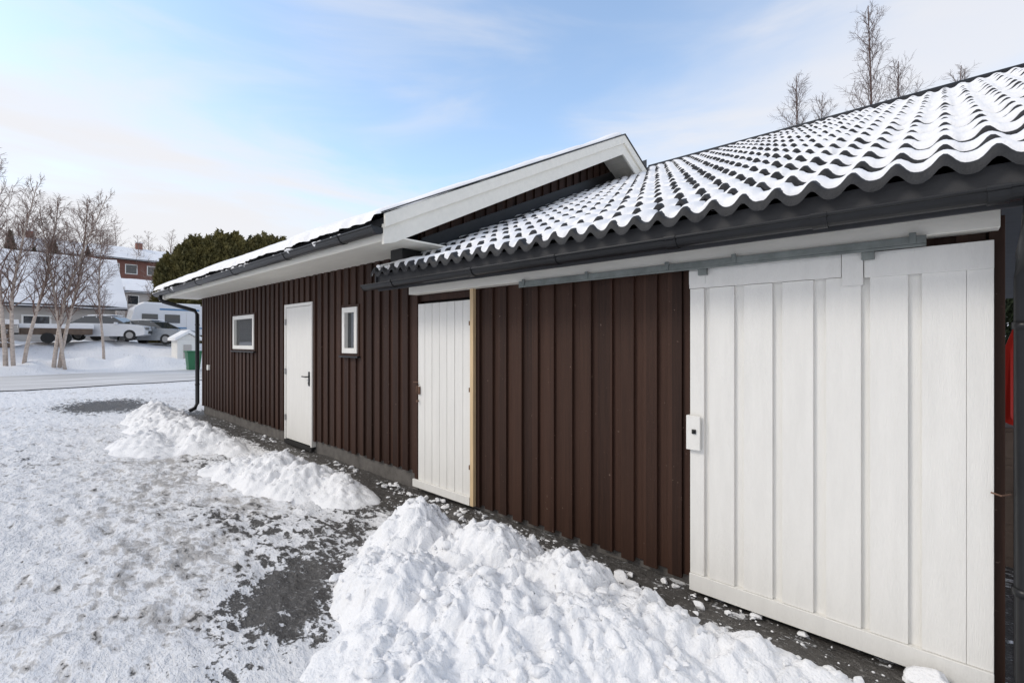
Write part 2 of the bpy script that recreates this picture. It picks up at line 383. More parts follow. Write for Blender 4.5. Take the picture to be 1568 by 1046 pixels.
def window(name,o):
    x0,x1,z0,z1=o; mb=MB()
    for a in ((x0,x1,z1-.03,z1),(x0,x1,z0,z0+.03),(x0,x0+.03,z0+.03,z1-.03),(x1-.03,x1,z0+.03,z1-.03)):
        mb.box(a[0],a[1],2.962,3.06,a[2],a[3],1)
    a0,a1_,b0,b1=x0+.032,x1-.032,z0+.032,z1-.032
    fw=.065
    for a in ((a0,a1_,b1-fw,b1),(a0,a1_,b0,b0+fw),(a0,a0+fw,b0+fw,b1-fw),(a1_-fw,a1_,b0+fw,b1-fw)):
        mb.box(a[0],a[1],2.950,3.04,a[2],a[3],0)
    mb.box(a0+fw,a1_-fw,2.998,3.004,b0+fw,b1-fw,2)
    mb.box(x0-.02,x1+.02,2.93,2.975,z0-.022,z0-.001,3)
    mb.obj(name,[M['white'],M['brown'],M['glass'],M['black']],gar,bevel=.002)
window('window_frame',W1); window('small_window_frame',W2)
mb=MB(); mb.box(-11.42,-11.33,2.93,2.975,.95,1.06); mb.obj('outlet_box',M['white'],gar,bevel=.006)

XL,XR=-12.35,-3.62
mb=MB()
rt=lambda y:2.65+.487*((y-2.3) if y<=6.5 else (10.7-y))
mb.prism([(2.3,2.58),(2.3,rt(2.3)),(6.5,rt(6.5)),(10.7,rt(10.7)),(10.7,2.58),(6.5,rt(6.5)-.08)],XL+.03,XR-.028,0)
mb.obj('roof_deck',M['tile'],gar)
mb=MB(); mb.box(XL+.03,XR-.03,2.345,2.998,2.485,2.5,0); mb.box(XL+.03,XR-.03,2.32,2.343,2.45,2.578,0)
for sgn in (0,1):
    for k in range(38):
        s0=k*.115; s1=s0+.108
        if sgn==0: ya,yb=2.36+s0,2.36+s1
        else: ya,yb=10.6-s1,10.6-s0
        if sgn==0 and yb>6.45 or sgn==1 and ya<6.55: continue
        mb.prism([(ya,rt(ya)-.105),(yb,rt(yb)-.105),(yb,rt(yb)-.090),(ya,rt(ya)-.090)],-4.12,XR-.032,0)
mb.obj('soffit_boards',M['cream'],gar,bevel=.002)
mb=MB()
for xa,xb in ((XR-.026,XR),(XL,XL+.026)):
    mb.prism([(2.29,rt(2.3)+.03),(6.5,rt(6.5)+.03),(6.5,rt(6.5)-.095),(2.29,rt(2.3)-.095)],xa,xb)
    mb.prism([(10.71,rt(2.3)+.03),(6.502,rt(6.5)+.03),(6.502,rt(6.5)-.095),(10.71,rt(2.3)-.095)],xa,xb)
for xa,xb in ((XR-.058,XR-.0265),(XL+.0265,XL+.058)):
    mb.prism([(2.29,rt(2.3)-.06),(6.5,rt(6.5)-.06),(6.5,rt(6.5)-.26),(2.40,rt(2.4)-.26),(2.29,rt(2.3)-.24)],xa,xb)
    mb.prism([(10.71,rt(2.3)-.06),(6.502,rt(6.5)-.06),(6.502,rt(6.5)-.26),(10.71,rt(2.3)-.26)],xa,xb)
mb.obj('barge_boards',M['cream'],gar,bevel=.003)
mb=MB()
for xa,xb in ((XR-.035,XR+.012),(XL-.012,XL+.035)):
    mb.prism([(2.27,rt(2.3)+.032),(2.27,rt(2.3)+.044),(6.5,rt(6.5)+.05),(6.5,rt(6.5)+.032)],xa,xb)
    mb.prism([(10.73,rt(2.3)+.032),(10.73,rt(2.3)+.044),(6.501,rt(6.5)+.05),(6.501,rt(6.5)+.032)],xa,xb)
mb.obj('verge_flashing',M['black'],gar)
gx=np.arange(XL+.01,XR-.03,.025); gy=np.concatenate([np.linspace(2.10,2.5,20),np.arange(2.55,6.5,.08),[6.5],np.arange(6.58,10.75,.12)])
SX,SY=np.meshgrid(gx,gy)
edge=2.16+.09*fbm(SX*2.3,SX*0+2,3)+.06*(fbm(SX*9,SX*0,3)-.5)
base=2.65+.487*np.where(SY<=6.5,SY-2.3,10.7-SY)
dd=np.clip((SY-edge)/.12,0,1); th=.115*np.sqrt(1-(1-dd)**2)*(.65+.7*fbm(SX*1.5,SY*1.5,3))
endf=np.clip(np.minimum(SX-XL,XR-.03-SX)/.10,0,1); th=th*np.sqrt(np.clip(1-(1-endf)**2,0.0,1))
SZ=base+th-.012+ .012*(fbm(SX*8,SY*8,3)-.5)
SZ=np.where(dd<=0,base-.03,SZ); SYY=np.maximum(SY,edge)
SZ=np.where(SY<2.3,np.maximum(SZ,2.62+th),SZ)
grid_obj('roof_snow',SX,SYY,SZ,M['roofsnow'],gar)

def gutter(x0,x1,yc,zt,r,parent,name,collars=()):
    mb=MB(); n=10
    ang=[math.pi+math.pi*k/n for k in range(n+1)]
    out=[(yc+r*math.cos(a),zt+r*math.sin(a)) for a in ang]; inn=[(yc+(r-.004)*math.cos(a),zt+(r-.004)*math.sin(a)) for a in ang[::-1]]
    mb.prism(out+inn,x0,x1)
    mb.tube([(x0,yc-r-.003,zt),(x1,yc-r-.003,zt)],.0085,8)
    for x in collars:
        o2=[(yc+(r+.006)*math.cos(a),zt+(r+.006)*math.sin(a)) for a in ang]; mb.prism(o2+[(yc+(r+.0005)*math.cos(a),zt+(r+.0005)*math.sin(a)) for a in ang[::-1]],x-.03,x+.03)
        mb.tube([(x-.032,yc-r-.003,zt),(x+.032,yc-r-.003,zt)],.013,8)
    for x in (x0-.003,x1+.001): mb.prism([(yc+(r+.003)*math.cos(a),zt+(r+.003)*math.sin(a)) for a in ang],x,x+.003)
    return mb.obj(name,M['black'],parent,smooth=False)
gutter(XL-.02,-3.66,2.245,2.555,.062,gar,'gutter',(-11,-9.2,-7.4,-5.6,-4.3))
mb=MB(); mb.tube([(-12.0,2.245,2.52),(-12.0,2.245,2.44),(-12.0,2.29,2.38),(-12.0,2.86,2.22),(-12.02,2.91,2.14),(-12.02,2.91,.2),(-12.02,2.87,.1),(-12.02,2.76,.05)],.040,12)
for z in (.6,1.9): mb.tube([(-12.02,2.91,z),(-12.02,2.91,z+.03)],.047,12)
mb.obj('downspout',M['black'],gar,smooth=True)
it=[]
for i in range(90):
    x=XL+8.6*rng.random(); it.append((x,2.235+.03*(rng.random()-.5),2.55+.02*rng.random(),.018+.035*rng.random()**2))
c=clods('gutter_snow',it); par(c,gar)

# ------------------------------------------------------------------ shed
shed=empty('wooden_shed',(-2,5.5,0))
SR=.19; D2=(-4.075,-3.235,.0,1.97)
mb=MB(); siding(mb,-4.128,SR,W,.045,2.10,[D2],off=.893-.01,period=.172,bw=.098)
mb.box(-4.128,-4.08,2.965,2.9995,.04,2.1)
mb.box(SR-.045,SR+.005,2.955,2.9995,.0,2.1)
sp=lambda y:2.235+.447*(y-2.6)
mb.prism([(3.06,.04),(8.3,.04),(8.3,sp(8.3)-.12),(3.06,sp(3.06)-.12)],SR-.05,SR)
mb.box(-4.12,SR,8.25,8.3,.04,4.6)
mb.obj('wall_cladding',M['brown'],shed,bevel=.002)
mb=MB(); mb.box(-4.1,SR-.06,3.07,3.09,.0,2.1); mb.obj('inner_wall',M['dark'],shed)
mb=MB(); mb.box(-3.2,SR-.01,3.02,3.2,-.2,.044); mb.box(-4.12,-3.2,3.02,3.2,-.2,.02); mb.obj('foundation',M['conc'],shed)
mb=MB(); x0,x1,z0,z1=D2; n=7; a0=x0+.012; wd=(x1-.005-a0)/n
for k in range(n): mb.box(a0+k*wd+.0025,a0+(k+1)*wd-.0025,2.962+.0015*random.random(),2.985,.085,z1-.03,0)
mb.box(a0,x1-.006,2.985,3.02,.08,z1-.032,0)
mb.box(x0-.05,x1-.002,2.935,2.958,.03,.108,0)
mb.obj('plank_door',[M['white']],shed,bevel=.003)
mb=MB()
mb.box(a0+.01,a0+.045,2.950,2.960,1.00,1.08,0); mb.tube([(a0+.03,2.955,1.10),(a0+.03,2.92,1.08),(a0+.03,2.92,1.02),(a0+.03,2.955,1.0)],.005,6,0); mb.tube([(a0+.02,2.95,.93),(a0+.02,2.93,.93)],.012,10,0)
mb.box(a0-.06,a0+.02,2.945,2.952,1.12,1.128,0)
for z in (.36,1.08,1.7): mb.box(x1-.02,x1-.002,2.945,2.960,z,z+.04,0)
mb.obj('door_hardware',M['rust'],shed)
mb=MB(); mb.box(x1+.001,x1+.045,2.940,2.9995,.03,2.1); mb.obj('bare_wood_jamb',M['pine'],shed,bevel=.002)
mb=MB(); mb.box(-4.28,1.0,2.645,2.995,2.135,2.15,0); mb.prism([(2.66,2.155),(2.66,sp(2.66)-.03),(8.3,sp(8.3)-.03),(8.3,sp(8.3)-.12),(2.9,2.155)],-4.14,.98,0)
mb.obj('roof_deck',M['brown'],shed)
mb=MB(); mb.box(-4.29,1.0,2.625,2.643,2.065,2.24,0); mb.prism([(2.6,2.15),(2.6,sp(2.6)),(8.3,sp(8.3)),(8.3,sp(8.3)-.14)],.985,1.01,0)
mb.prism([(2.6,2.15),(2.6,sp(2.6)),(3.0,sp(3.0)),(3.0,2.15)],-4.305,-4.285,0)
mb.prism([(8.3,sp(8.3)+.0),(13.5,2.5),(13.5,2.4),(8.3,sp(8.3)-.1)],-4.14,1.0,0)
mb.obj('fascia',M['fascia'],shed,bevel=.002)
mb=MB(); mb.box(-4.09,.175,2.865,2.975,2.035,2.118); mb.obj('eave_trim',M['cream'],shed,bevel=.003)
gutter(-4.42,1.05,2.560,2.122,.048,shed,'gutter',(-3.9,-2.78,-1.95,-1.12,-.42,.15))
mb=MB(); mb.tube([(.245,2.555,2.08),(.245,2.56,2.02),(.245,2.62,1.96),(.245,2.80,1.90),(.245,2.86,1.82),(.245,2.86,.15),(.245,2.80,.06)],.033,14)
for z in (.5,1.6): mb.tube([(.245,2.86,z),(.245,2.86,z+.03)],.040,14)
mb.obj('downspout',M['black'],shed,smooth=True)
per=.152; cs=.318; nC=18
xs_=np.arange(-4.31,1.03,per/12)
rows=[];lift=[]
for k in range(nC):
    y0=2.56+k*cs
    fs=[0,0]+[.02,.05,.1,.2,.35,.5,.65,.8,.92,1.0]; ls=[-.010,.034]+[.038-.038*f for f in fs[2:]]
    for f,l in zip(fs,ls): rows.append(min(y0+f*cs,8.3)); lift.append(l)
rows=np.array(rows);lift=np.array(lift)
TX,TY=np.meshgrid(xs_,rows)
def wave(x): return .026*np.cos(2*np.pi*x/per)+.005*np.cos(4*np.pi*x/per)
kk=np.repeat(np.arange(nC),12)
cj=rng.random((nC,64))
tcol=np.floor((TX+4.31)/(per*2)).astype(int)
jit=(cj[kk[:,None],tcol%64]-.5)
tz=sp(TY)+.012+wave(TX)+lift[:,None]+.011*jit
grid_obj('roof_tiles',TX,TY+.014*jit,tz,M['tile'],shed)
fr2=np.array([.03,.045,.06,.085,.12,.18,.28,.4,.55,.7,.82,.92,.985]); nf=len(fr2)
yy=(2.56+np.arange(nC)[:,None]*cs+fr2[None,:]*cs).ravel(); ff=np.tile(fr2,nC); k2=np.repeat(np.arange(nC),nf)
SX,SY=np.meshgrid(xs_,yy); F=ff[:,None]+0*SX
w=wave(SX)/.031
st=.055+.06*(w>0)*w+.14*(fbm(SX*6,SY*2,3)-.35)+.07*(vn(SX*30,k2[:,None]*7.3+0*SX)-.5)
th=.040*np.sqrt(np.clip((F-st)/.12,0,1))*(1-.6*sst(.45,1,F))*(1-.45*np.clip(w,0,1))*(.5+1.0*fbm(SX*5,SY*5,3))
scour=sst(.25,.8,np.sin(2*np.pi*SX/per))*sst(.4,.95,F)*.75
th=th*(1-scour)
jit2=(cj[k2[:,None],np.floor((SX+4.31)/(per*2)).astype(int)%64]-.5)
z=sp(SY)+.012+wave(SX)*.97+.038*(1-F)+.011*jit2+th-.004
z=np.where(F<st,z-.012,z)
z=np.where(F<.035,z-.02,z); z=np.where(F>.98,z-.03,z)
grid_obj('tile_snow',SX,SY,z,M['roofsnow'],shed,keep=(SY<8.3))
mb=MB(); zt=sp(8.3)
mb.tube([(-4.1,8.3,zt+.02),(1.02,8.3,zt+.02)],.075,12)
mb.obj('ridge_cap',M['tile'],shed,smooth=True)
mb=MB()
mb.prism([(2.75,sp(2.75)+.03),(8.2,sp(8.2)+.03),(8.2,sp(8.2)+.22),(3.05,sp(3.05)+.22),(3.0,sp(3.0)+.15),(2.75,sp(2.75)+.10)],-4.123,-4.108)
mb.prism([(2.62,sp(2.62)+.055),(8.2,sp(8.2)+.055),(8.2,sp(8.2)+.075),(2.62,sp(2.62)+.075)],-4.108,-3.98)
mb.box(-4.20,-3.99,2.72,2.95,sp(2.8)+.05,sp(2.8)+.16)
mb.obj('wall_flashing',M['black'],shed)
it=[(-4.15+.1*rng.random(),2.5+.3*rng.random(),sp(2.6)+.05,.02+.02*rng.random()) for i in range(8)]+[(-.86,2.54,2.125,.026),(-2.45,2.54,2.12,.012),(.0,2.55,2.12,.013)]
for i in range(12): it.append((-4.3+5*rng.random(),2.55,2.12,.008+.01*rng.random()))
c=clods('gutter_snow',it); par(c,shed)

# sliding gate
g0,g1=-1.166,.158; yg=2.905
mb=MB()
mb.box(g0,g1,yg+.022,yg+.040,.03,1.97)
widths=[.085,.142,.150,.146,.148,.145,.150]
pos=[g0+.001,g0+.118,g0+.312,g0+.510,g0+.712,g0+.895,g0+1.088]
for p,wd in zip(pos,widths):
    mb.box(p,min(p+wd,g1-.03),yg+.0005*random.random(),yg+.0215,.118,1.875)
mb.box(g1-.085,g1,yg+.001,yg+.0215,.118,1.875)
mb.box(g0,g1,yg-.012,yg+.0212,.015,.116)
mb.box(g0,g0+.78,yg-.012,yg+.0212,1.877,1.995); mb.box(g0+.783,g0+.87,yg-.020,yg+.0212,1.83,2.0); mb.box(g0+.873,g1,yg-.010,yg+.0212,1.866,1.988)
mb.box(g0+.0,g0+.1,yg-.016,yg-.0125,1.90,1.985)
mb.obj('sliding_gate',[M['white']],shed,bevel=.003)
mb=MB(); mb.box(g0-.012,g0+.072,yg-.030,yg-.0135,.885,1.095,0); mb.box(g0-.012,g0-.002,yg-.0135,yg+.02,.885,1.095,0)
mb.box(g0+.025,g0+.05,yg-.038,yg-.030,.985,1.012,1); mb.tube([(g0+.036,yg-.03,.998),(g0+.036,yg-.05,.998)],.006,8,1)
mb.obj('gate_lock_plate',[M['white'],M['black']],shed,bevel=.003)
mb=MB(); mb.box(-2.54,-.06,2.842,2.864,1.998,2.034,0); mb.box(-2.54,-.06,2.842,2.855,1.985,1.9975,0)
for x in (-2.5,-1.9,-1.3,-.9,-.12): mb.box(x,x+.025,2.836,2.8415,2.0,2.05,0)
for x in (-1.1,-.30): mb.box(x,x+.05,2.858,2.89,1.95,1.997,0)
mb.obj('sliding_rail',M['galv'],shed,bevel=.0015)
mb=MB(); mb.tube([(g1-.01,yg-.015,.90),(g1+.02,yg-.03,.895),(g1+.05,yg+.0,.90)],.004,6); mb.obj('gate_latch_chain',M['rust'],shed)

mb=MB(); pts=[(.30,1.0),(.34,.98),(.52,1.05),(.56,1.5),(.50,1.72),(.38,1.72),(.31,1.5)]
mb.add([(x,4.65+.25*(z-1),z) for x,z in pts]+[(x,4.69+.25*(z-1),z) for x,z in pts],[tuple(range(7)),tuple(range(7,14))[::-1]]+[(i,(i+1)%7,(i+1)%7+7,i+7) for i in range(7)])
mb.add([(x*.8+.09,4.635+.25*(z-1),z*.9+.13) for x,z in pts]+[(x,4.65+.25*(z-1),z) for x,z in pts],[(i,(i+1)%7,(i+1)%7+7,i+7) for i in range(7)])
mb.obj('red_sledge',M['redp'],bevel=.01)
mb=MB(); mb.box(.28,1.6,4.75,5.2,-.05,.95)
for k in range(4): mb.box(.27,1.61,4.74,4.75,.05+.23*k,.23+.23*k)
mb.obj('wooden_crate',M['wood'],bevel=.01)

# ------------------------------------------------------------------ trees
def make_birch(H,seed,r=.10,prim=26,sec=8,ter=4,spread=.30,start=.22,wob=.035,ang0=.65,thick=1.):
    R=random.Random(seed); mb=MB()
    def vec(d,ang,az):
        d=d.normalized(); u=d.orthogonal().normalized(); w=d.cross(u)
        return (d*math.cos(ang)+(u*math.cos(az)+w*math.sin(az))*math.sin(ang)).normalized()
    def path(p,d,L,n,wob,up):
        pts=[p.copy()]
        for i in range(n):
            d=(d+Vector((R.gauss(0,wob),R.gauss(0,wob),R.gauss(0,wob)+up))).normalized(); p=p+d*L/n; pts.append(p.copy())
        return pts
    tr=path(Vector((0,0,-.2)),Vector((R.gauss(0,wob),R.gauss(0,wob),1)),H,10,wob,.03)
    n=len(tr); mb.tube(tr,[r*(1-.9*i/(n-1))+.008 for i in range(n)],7,0)
    def at(pts,t):
        f=t*(len(pts)-1);i=min(int(f),len(pts)-2);return pts[i].lerp(pts[i+1],f-i),(pts[i+1]-pts[i]).normalized()
    az=R.random()*6
    for i in range(prim):
        t=start+(.97-start)*(i/prim); p,d=at(tr,t); az+=2.4+R.gauss(0,.4)
        L=H*spread*(1.05-t)**.6*(.5+.8*R.random())
        b=path(p,vec(d,ang0+.25*R.random(),az),L,5,.09,.10); r1=max(.011,r*.34*(1.05-t)+.006)
        mb.tube(b,[r1*(1-.75*j/5)+.002 for j in range(6)],4,1 if r1<.03 else 0,cap=False)
        for j in range(sec):
            p2,d2=at(b,.2+.8*(j+R.random())/sec*.98); L2=L*.42*(.5+.8*R.random())
            c=path(p2,vec(d2,.5+.5*R.random(),R.random()*6.3),L2,3,.12,.05)
            mb.tube(c,[q*thick for q in (.0075,.006,.005,.003)],3,1,cap=False)
            for q in range(ter):
                p3,d3=at(c,.2+.78*(q+R.random())/ter); c3=path(p3,vec(d3,.4+.5*R.random(),R.random()*6.3),L2*.5*(.5+.7*R.random()),2,.14,-.02)
                mb.tube(c3,[q*thick for q in (.005,.004,.0025)],3,1,cap=False)
    return mb
def link(name,me,loc,rot=0,s=1,lean=(0,0)):
    o=bpy.data.objects.new(name,me); o.location=loc; o.rotation_euler=(lean[0],lean[1],rot); o.scale=(s,s,s); COL.objects.link(o); return o
def mesh_of(mb,name,mats):
    me=bpy.data.meshes.new(name); me.from_pydata(mb.v,[],mb.f)
    for m in mats: me.materials.append(m)
    me.polygons.foreach_set('material_index',mb.m); me.polygons.foreach_set('use_smooth',[True]*len(mb.f)); return me
bm_=[mesh_of(make_birch(10,s,r=.09,prim=36,sec=9,ter=5,spread=.27,thick=1.15,start=.28,ang0=.5),'birch_tree_mesh',[M['bark'],M['twig']]) for s in (1,2,3)]
bn_=[mesh_of(make_birch(14,s,r=.075,prim=60,sec=9,ter=6,spread=.19,start=.32,wob=.012,ang0=.42,thick=.8),'slender_birch_mesh',[M['twigd'],M['twigd']]) for s in (21,22)]
tz_=lambda x,y:float(terrain(np.array([float(x)]),np.array([float(y)]))[0])
i=0
for x,y,s,v,ln in ((-32.3,.15,.98,0,(.05,0)),(-32.1,.40,.90,1,(-.06,0)),(-32.4,.75,.85,2,(-.04,.05)),
        (-32.0,1.75,.92,1,(.07,0)),(-32.1,1.95,.90,2,(-.02,0)),(-31.9,2.15,.80,0,(-.10,0)),
        (-34.5,3.9,.72,2,(0,0)),(-33.2,-2.6,1.0,0,(0,0)),(-33,-5.4,.9,2,(0,0))):
    link('birch_tree',bm_[v],(x,y,tz_(x,y)),(0,3.1)[i%2] if ln!=(0,0) else i*1.7,s,ln); i+=1
for x,y,s,v in ((-2.0,22.7,1.04,0),(-4.7,24.0,.95,1),(.20,24.6,.87,0),(-4.2,25.2,.93,0),(-1.3,23.6,.92,1)):
    link('slender_birch_tree',bn_[v],(x,y,0),i*1.1+.4,s); i+=1
tb=make_birch(9,9,r=.12,prim=24,sec=6,ter=2,spread=.34,thick=2.4)
tv=np.array(tb.v);tf=tb.f
V=[];Fa=[];o=0
for k in range(150):
    x=-56-60*rng.random()**1.2; y=-18+58*rng.random(); a=rng.random()*6.28; s=.5+.42*rng.random(); c,t=math.cos(a),math.sin(a)
    if x>-62 and 7<y<19: x-=8
    v=(tv*s)@np.array([[c,t,0],[-t,c,0],[0,0,1]])+np.array([x,y,tz_(x,y)]); V.append(v); Fa+=[tuple(q+o for q in f) for f in tf]; o+=len(v)
me=bpy.data.meshes.new('distant_trees'); me.from_pydata(np.concatenate(V).tolist(),[],Fa); me.materials.append(M['twigfar']); link('distant_trees',me,(0,0,0))
def conifer(H,R0,n,seed,shape=.75,leaf=.22,matn='needle'):
    rg=np.random.default_rng(seed)
    t=rg.random(n)**1.05; az=rg.random(n)*6.2832
    lobe=.70+.40*vn(az*1.6+seed,t*9+seed)+.22*(vn(az*5,t*25)-.5)
    rad=R0*np.minimum(1,(1-t)**shape*1.05+.02)*lobe*(1-.45*rg.random(n)**2.2)
    P=np.stack([rad*np.cos(az),rad*np.sin(az),.15+t*H*(.97+.06*rg.random(n))*(.9+.12*vn(az*1.3+seed,az*0+2.5))],-1)
    out=np.stack([np.cos(az),np.sin(az),.9+0*az],-1)+rg.normal(0,.45,(n,3)); out/=np.linalg.norm(out,axis=1)[:,None]
    sd=np.cross(out,rg.normal(0,1,(n,3))); sd/=np.linalg.norm(sd,axis=1)[:,None]
    L=leaf*(.6+.8*rg.random(n))[:,None]
    v=np.stack([P-sd*L*.35,P+out*L,P+sd*L*.35,P-out*L*.4],1).reshape(-1,3)
    f=np.arange(4*n).reshape(-1,4)
    mb=MB(); mb.tube([(0,0,-.3),(0,0,H*.8)],[R0*.08,.02],6,1)
    nv=len(mb.v)
    me=bpy.data.meshes.new('conifer_mesh'); me.from_pydata(mb.v+v.tolist(),[],mb.f+(f+nv).tolist()); me.materials.append(M[matn]);me.materials.append(M['wood'])
    me.polygons.foreach_set('material_index',[1]*len(mb.f)+[0]*n); return me
cm=[conifer(9,1.75,13000,s,.38) for s in (1,2)]
for k,(x,y,s) in enumerate(((-45,8.9,.82),(-44.6,9.9,.94),(-44.9,10.8,1.02),(-44.3,11.7,.97),(-44.6,12.6,1.04),(-44.2,13.5,1.05),(-44,14.4,1.02),(-43.8,15.4,1.08),(-43.6,16.4,1.05),(-43.5,17.4,1.03),(-46,9.6,.86),(-43,18.4,.98),(-45.9,13.0,1.02),(-43,19.4,.92))):
    link('thuja_tree',cm[k%2],(x,y,tz_(x,y)-.2),k*1.3,s)
pm=conifer(12,2.3,7000,5,.9,.35,'pineleaf')
for k,(x,y,s) in enumerate(((-75,-1.5,.66),(-82,.8,.55),(-78,2.6,.5),(-84,4.6,.5),(-90,-5,.9),(-47.5,15.6,.84),(3.2,26,.55),(5.0,27,.6),(1.8,29,.5),(8,24,.6))):
    link('spruce_tree',pm,(x,y,tz_(x,y)-.3),k*2.1,s)

# ------------------------------------------------------------------ neighbouring houses
def house(name,cx,cy,wx,wy,zb,ze,zr_,wall,ov=.5,chim=None,wins=()):
    e=empty(name,(cx,cy,zb)); mb=MB()
    x0,x1,y0,y1=cx-wx/2,cx+wx/2,cy-wy/2,cy+wy/2
    mb.box(x0,x1,y0,y1,zb-1.5,ze,0)
    mb.prismy([(x0,ze),(x1,ze),(cx,zr_-.1)],y0,y1,0)
    mb.obj('walls',wall,e)
    mb=MB(); pit=(zr_-ze)/(wx/2); zo=ze-ov*pit
    t=.22
    mb.prismy([(x0-ov,zo),(cx,zr_),(x1+ov,zo),(x1+ov,zo+t),(cx,zr_+t),(x0-ov,zo+t)],y0-ov,y1+ov,0)
    mb.obj('roof',M['fascia'],e)
    gx=np.linspace(x0-ov-.03,x1+ov+.03,40);gy=np.linspace(y0-ov,y1+ov,40); A,B=np.meshgrid(gx,gy)
    C=zr_+t-np.abs(A-cx)*pit+.03+.16*fbm(A,B,3); C[:,0]-=.2;C[:,-1]-=.2
    grid_obj('roof_snow',A,B,C,M['roofsnow'],e)
    if chim:
        mb=MB(); mb.box(cx-.4,cx+.4,cy+chim-.4,cy+chim+.4,zr_-.5,zr_+1.1,0); mb.box(cx-.47,cx+.47,cy+chim-.47,cy+chim+.47,zr_+1.1,zr_+1.22,1); mb.obj('chimney',[M['brick'],M['snow']],e)
    mb=MB()
    for (yy_,z_,w_,h_) in wins:
        mb.box(x1+.001,x1+.06,cy+yy_-w_/2-.1,cy+yy_+w_/2+.1,z_-.1,z_+h_+.1,0); mb.box(x1+.062,x1+.075,cy+yy_-w_/2,cy+yy_+w_/2,z_,z_+h_,1)
    if wins: mb.obj('windows',[M['white'],M['glass']],e)
    return e
house('snow_roofed_house',-48.2,-2.4,8.4,16,1.2,4.25,7.75,M['greywall'],.6,wins=((4,2.3,1.2,.9),(1,2.3,1.2,.9),(-3,2.3,1.2,.9)))
house('brown_hillside_house',-90,13.2,8,8.5,tz_(-90,13)-.5,13.4,15.3,M['redwall'],.6,1.0,wins=((2,11.3,1.2,1.2),(-.5,11.3,1.2,1.2),(-2.5,11.3,1.2,1.2)))
house('red_hillside_house',-97,5.0,8,7,tz_(-97,5)-.5,14.2,16.3,M['redwall'],.6,-2.2,wins=((1.5,12,1.2,1.1),(-1.5,12,1.2,1.1)))
house('hillside_cabin',-74,12.2,5,6,tz_(-74,12)-.5,7.6,9.0,M['greywall'],.5,wins=((1.5,6,1,1),(-1.5,6,1,1)))

def car(name,loc,rot,paint):
    e=empty(name,loc)
    body=[(-2.15,.35),(-2.2,.62),(-2.1,.88),(-1.25,1.0),(-.45,1.02),(1.5,1.04),(2.0,.98),(2.15,.7),(2.12,.35),(1.7,.26),(-1.7,.26)]
    top=[(-1.2,.99),(-.42,1.42),(.2,1.48),(1.15,1.45),(1.85,1.02)]
    R=Matrix.Translation(loc)@Matrix.Rotation(rot,4,'Z')
    mb=MB(); mb.prismy(body,-.86,.86,0)
    n=len(top); vs=[(x,-.84 if z<1.1 else -.64,z) for x,z in top]+[(x,.84 if z<1.1 else .64,z) for x,z in top]
    mb.add(vs,[tuple(range(n)),tuple(range(n,2*n))[::-1]]+[((i+1)%n,i,i+n,(i+1)%n+n) for i in range(n)],1)
    mb.prismy([(-.40,1.43),(.2,1.492),(1.12,1.462),(1.12,1.48),(.2,1.53),(-.38,1.46)],-.62,.62,0)
    for s in (-1,1):
        for xa in (-.35,.45,1.15): mb.prismy([(xa,1.0),(xa+.07,1.0),(xa+.05,1.46),(xa,1.46)],s*.66-.012,s*.66+.012,0)
    mb.prismy([(-.3,1.535),(1.05,1.485),(1.0,1.55),(.2,1.60),(-.25,1.58)],-.55,.55,4)
    for x in (-1.38,1.32):
        for s in (-1,1):
            mb.tube([(x,s*.70,.32),(x,s*.875,.32)],.33,18,2); mb.tube([(x,s*.872,.32),(x,s*.885,.32)],.2,12,3)
    for s in (-1,1):
        mb.box(-2.22,-2.1,s*.6-.18,s*.6+.18,.66,.82,3); mb.box(2.06,2.17,s*.65-.14,s*.65+.14,.75,.93,5)
        mb.box(-.75,-.6,s*.9-.08,s*.9+.08,.98,1.1,0)
    mb.box(-2.23,-2.15,-.45,.45,.42,.6,1)
    mb.v=[tuple(R@Vector(v)) for v in mb.v]
    mb.obj('body',[paint,M['glass'],M['tyre'],M['steel'],M['snow'],M['redp']],e,bevel=.03)
gz=tz_
car('parked_car',(-38.0,4.7,gz(-38,4.7)+.05),-2.2,M['carwhite'])
car('parked_car',(-37.6,6.7,gz(-37.6,6.7)+.05),-2.4,M['cargrey'])
z0=gz(-42,8); e=empty('caravan',(-42,8,z0)); mb=MB()
prof=[(6.1,.5),(5.95,1.2),(6.2,2.35),(6.6,2.65),(10.2,2.65),(10.4,2.3),(10.4,.5)]
mb.prism([(y,z+z0+.15) for y,z in prof],-43.0,-40.8,0)
mb.box(-40.798,-40.77,6.3,10.3,z0+1.1,z0+1.2,1); mb.box(-40.798,-40.77,7.6,10.0,z0+2.4,z0+2.52,1)
for y in (6.6,7.9): mb.box(-40.798,-40.76,y,y+.9,z0+1.5,z0+2.1,2)
mb.box(-40.798,-40.765,9.2,9.8,z0+.75,z0+2.3,0)
mb.tube([(-40.95,8.3,z0+.33),(-40.78,8.3,z0+.33)],.33,16,3)
mb.box(-42.9,-40.9,6.7,10.1,z0+2.802,z0+2.93,4); mb.tube([(-41.9,6.1,z0+.65),(-41.9,5.0,z0+.5)],.05,6,3)
mb.obj('body',[M['carwhite'],M['blue'],M['glass'],M['tyre'],M['snow']],e,bevel=.05)
z0=gz(-33.5,7.5)+.1; e=empty('playhouse',(-33.3,7.5,z0)); mb=MB()
mb.box(-34.0,-32.6,6.9,8.0,z0-.5,z0+1.15,0); mb.prism([(6.9,z0+1.15),(8.0,z0+1.15),(7.45,z0+1.5)],-34.0,-32.6,0)
mb.prism([(6.75,z0+1.08),(7.45,z0+1.53),(8.15,z0+1.08),(8.15,z0+1.25),(7.45,z0+1.72),(6.75,z0+1.25)],-34.2,-32.4,1)
mb.box(-32.598,-32.56,7.2,7.6,z0-.1,z0+.85,2)
mb.obj('body',[M['white'],M['snow'],M['greywall']],e,bevel=.02)
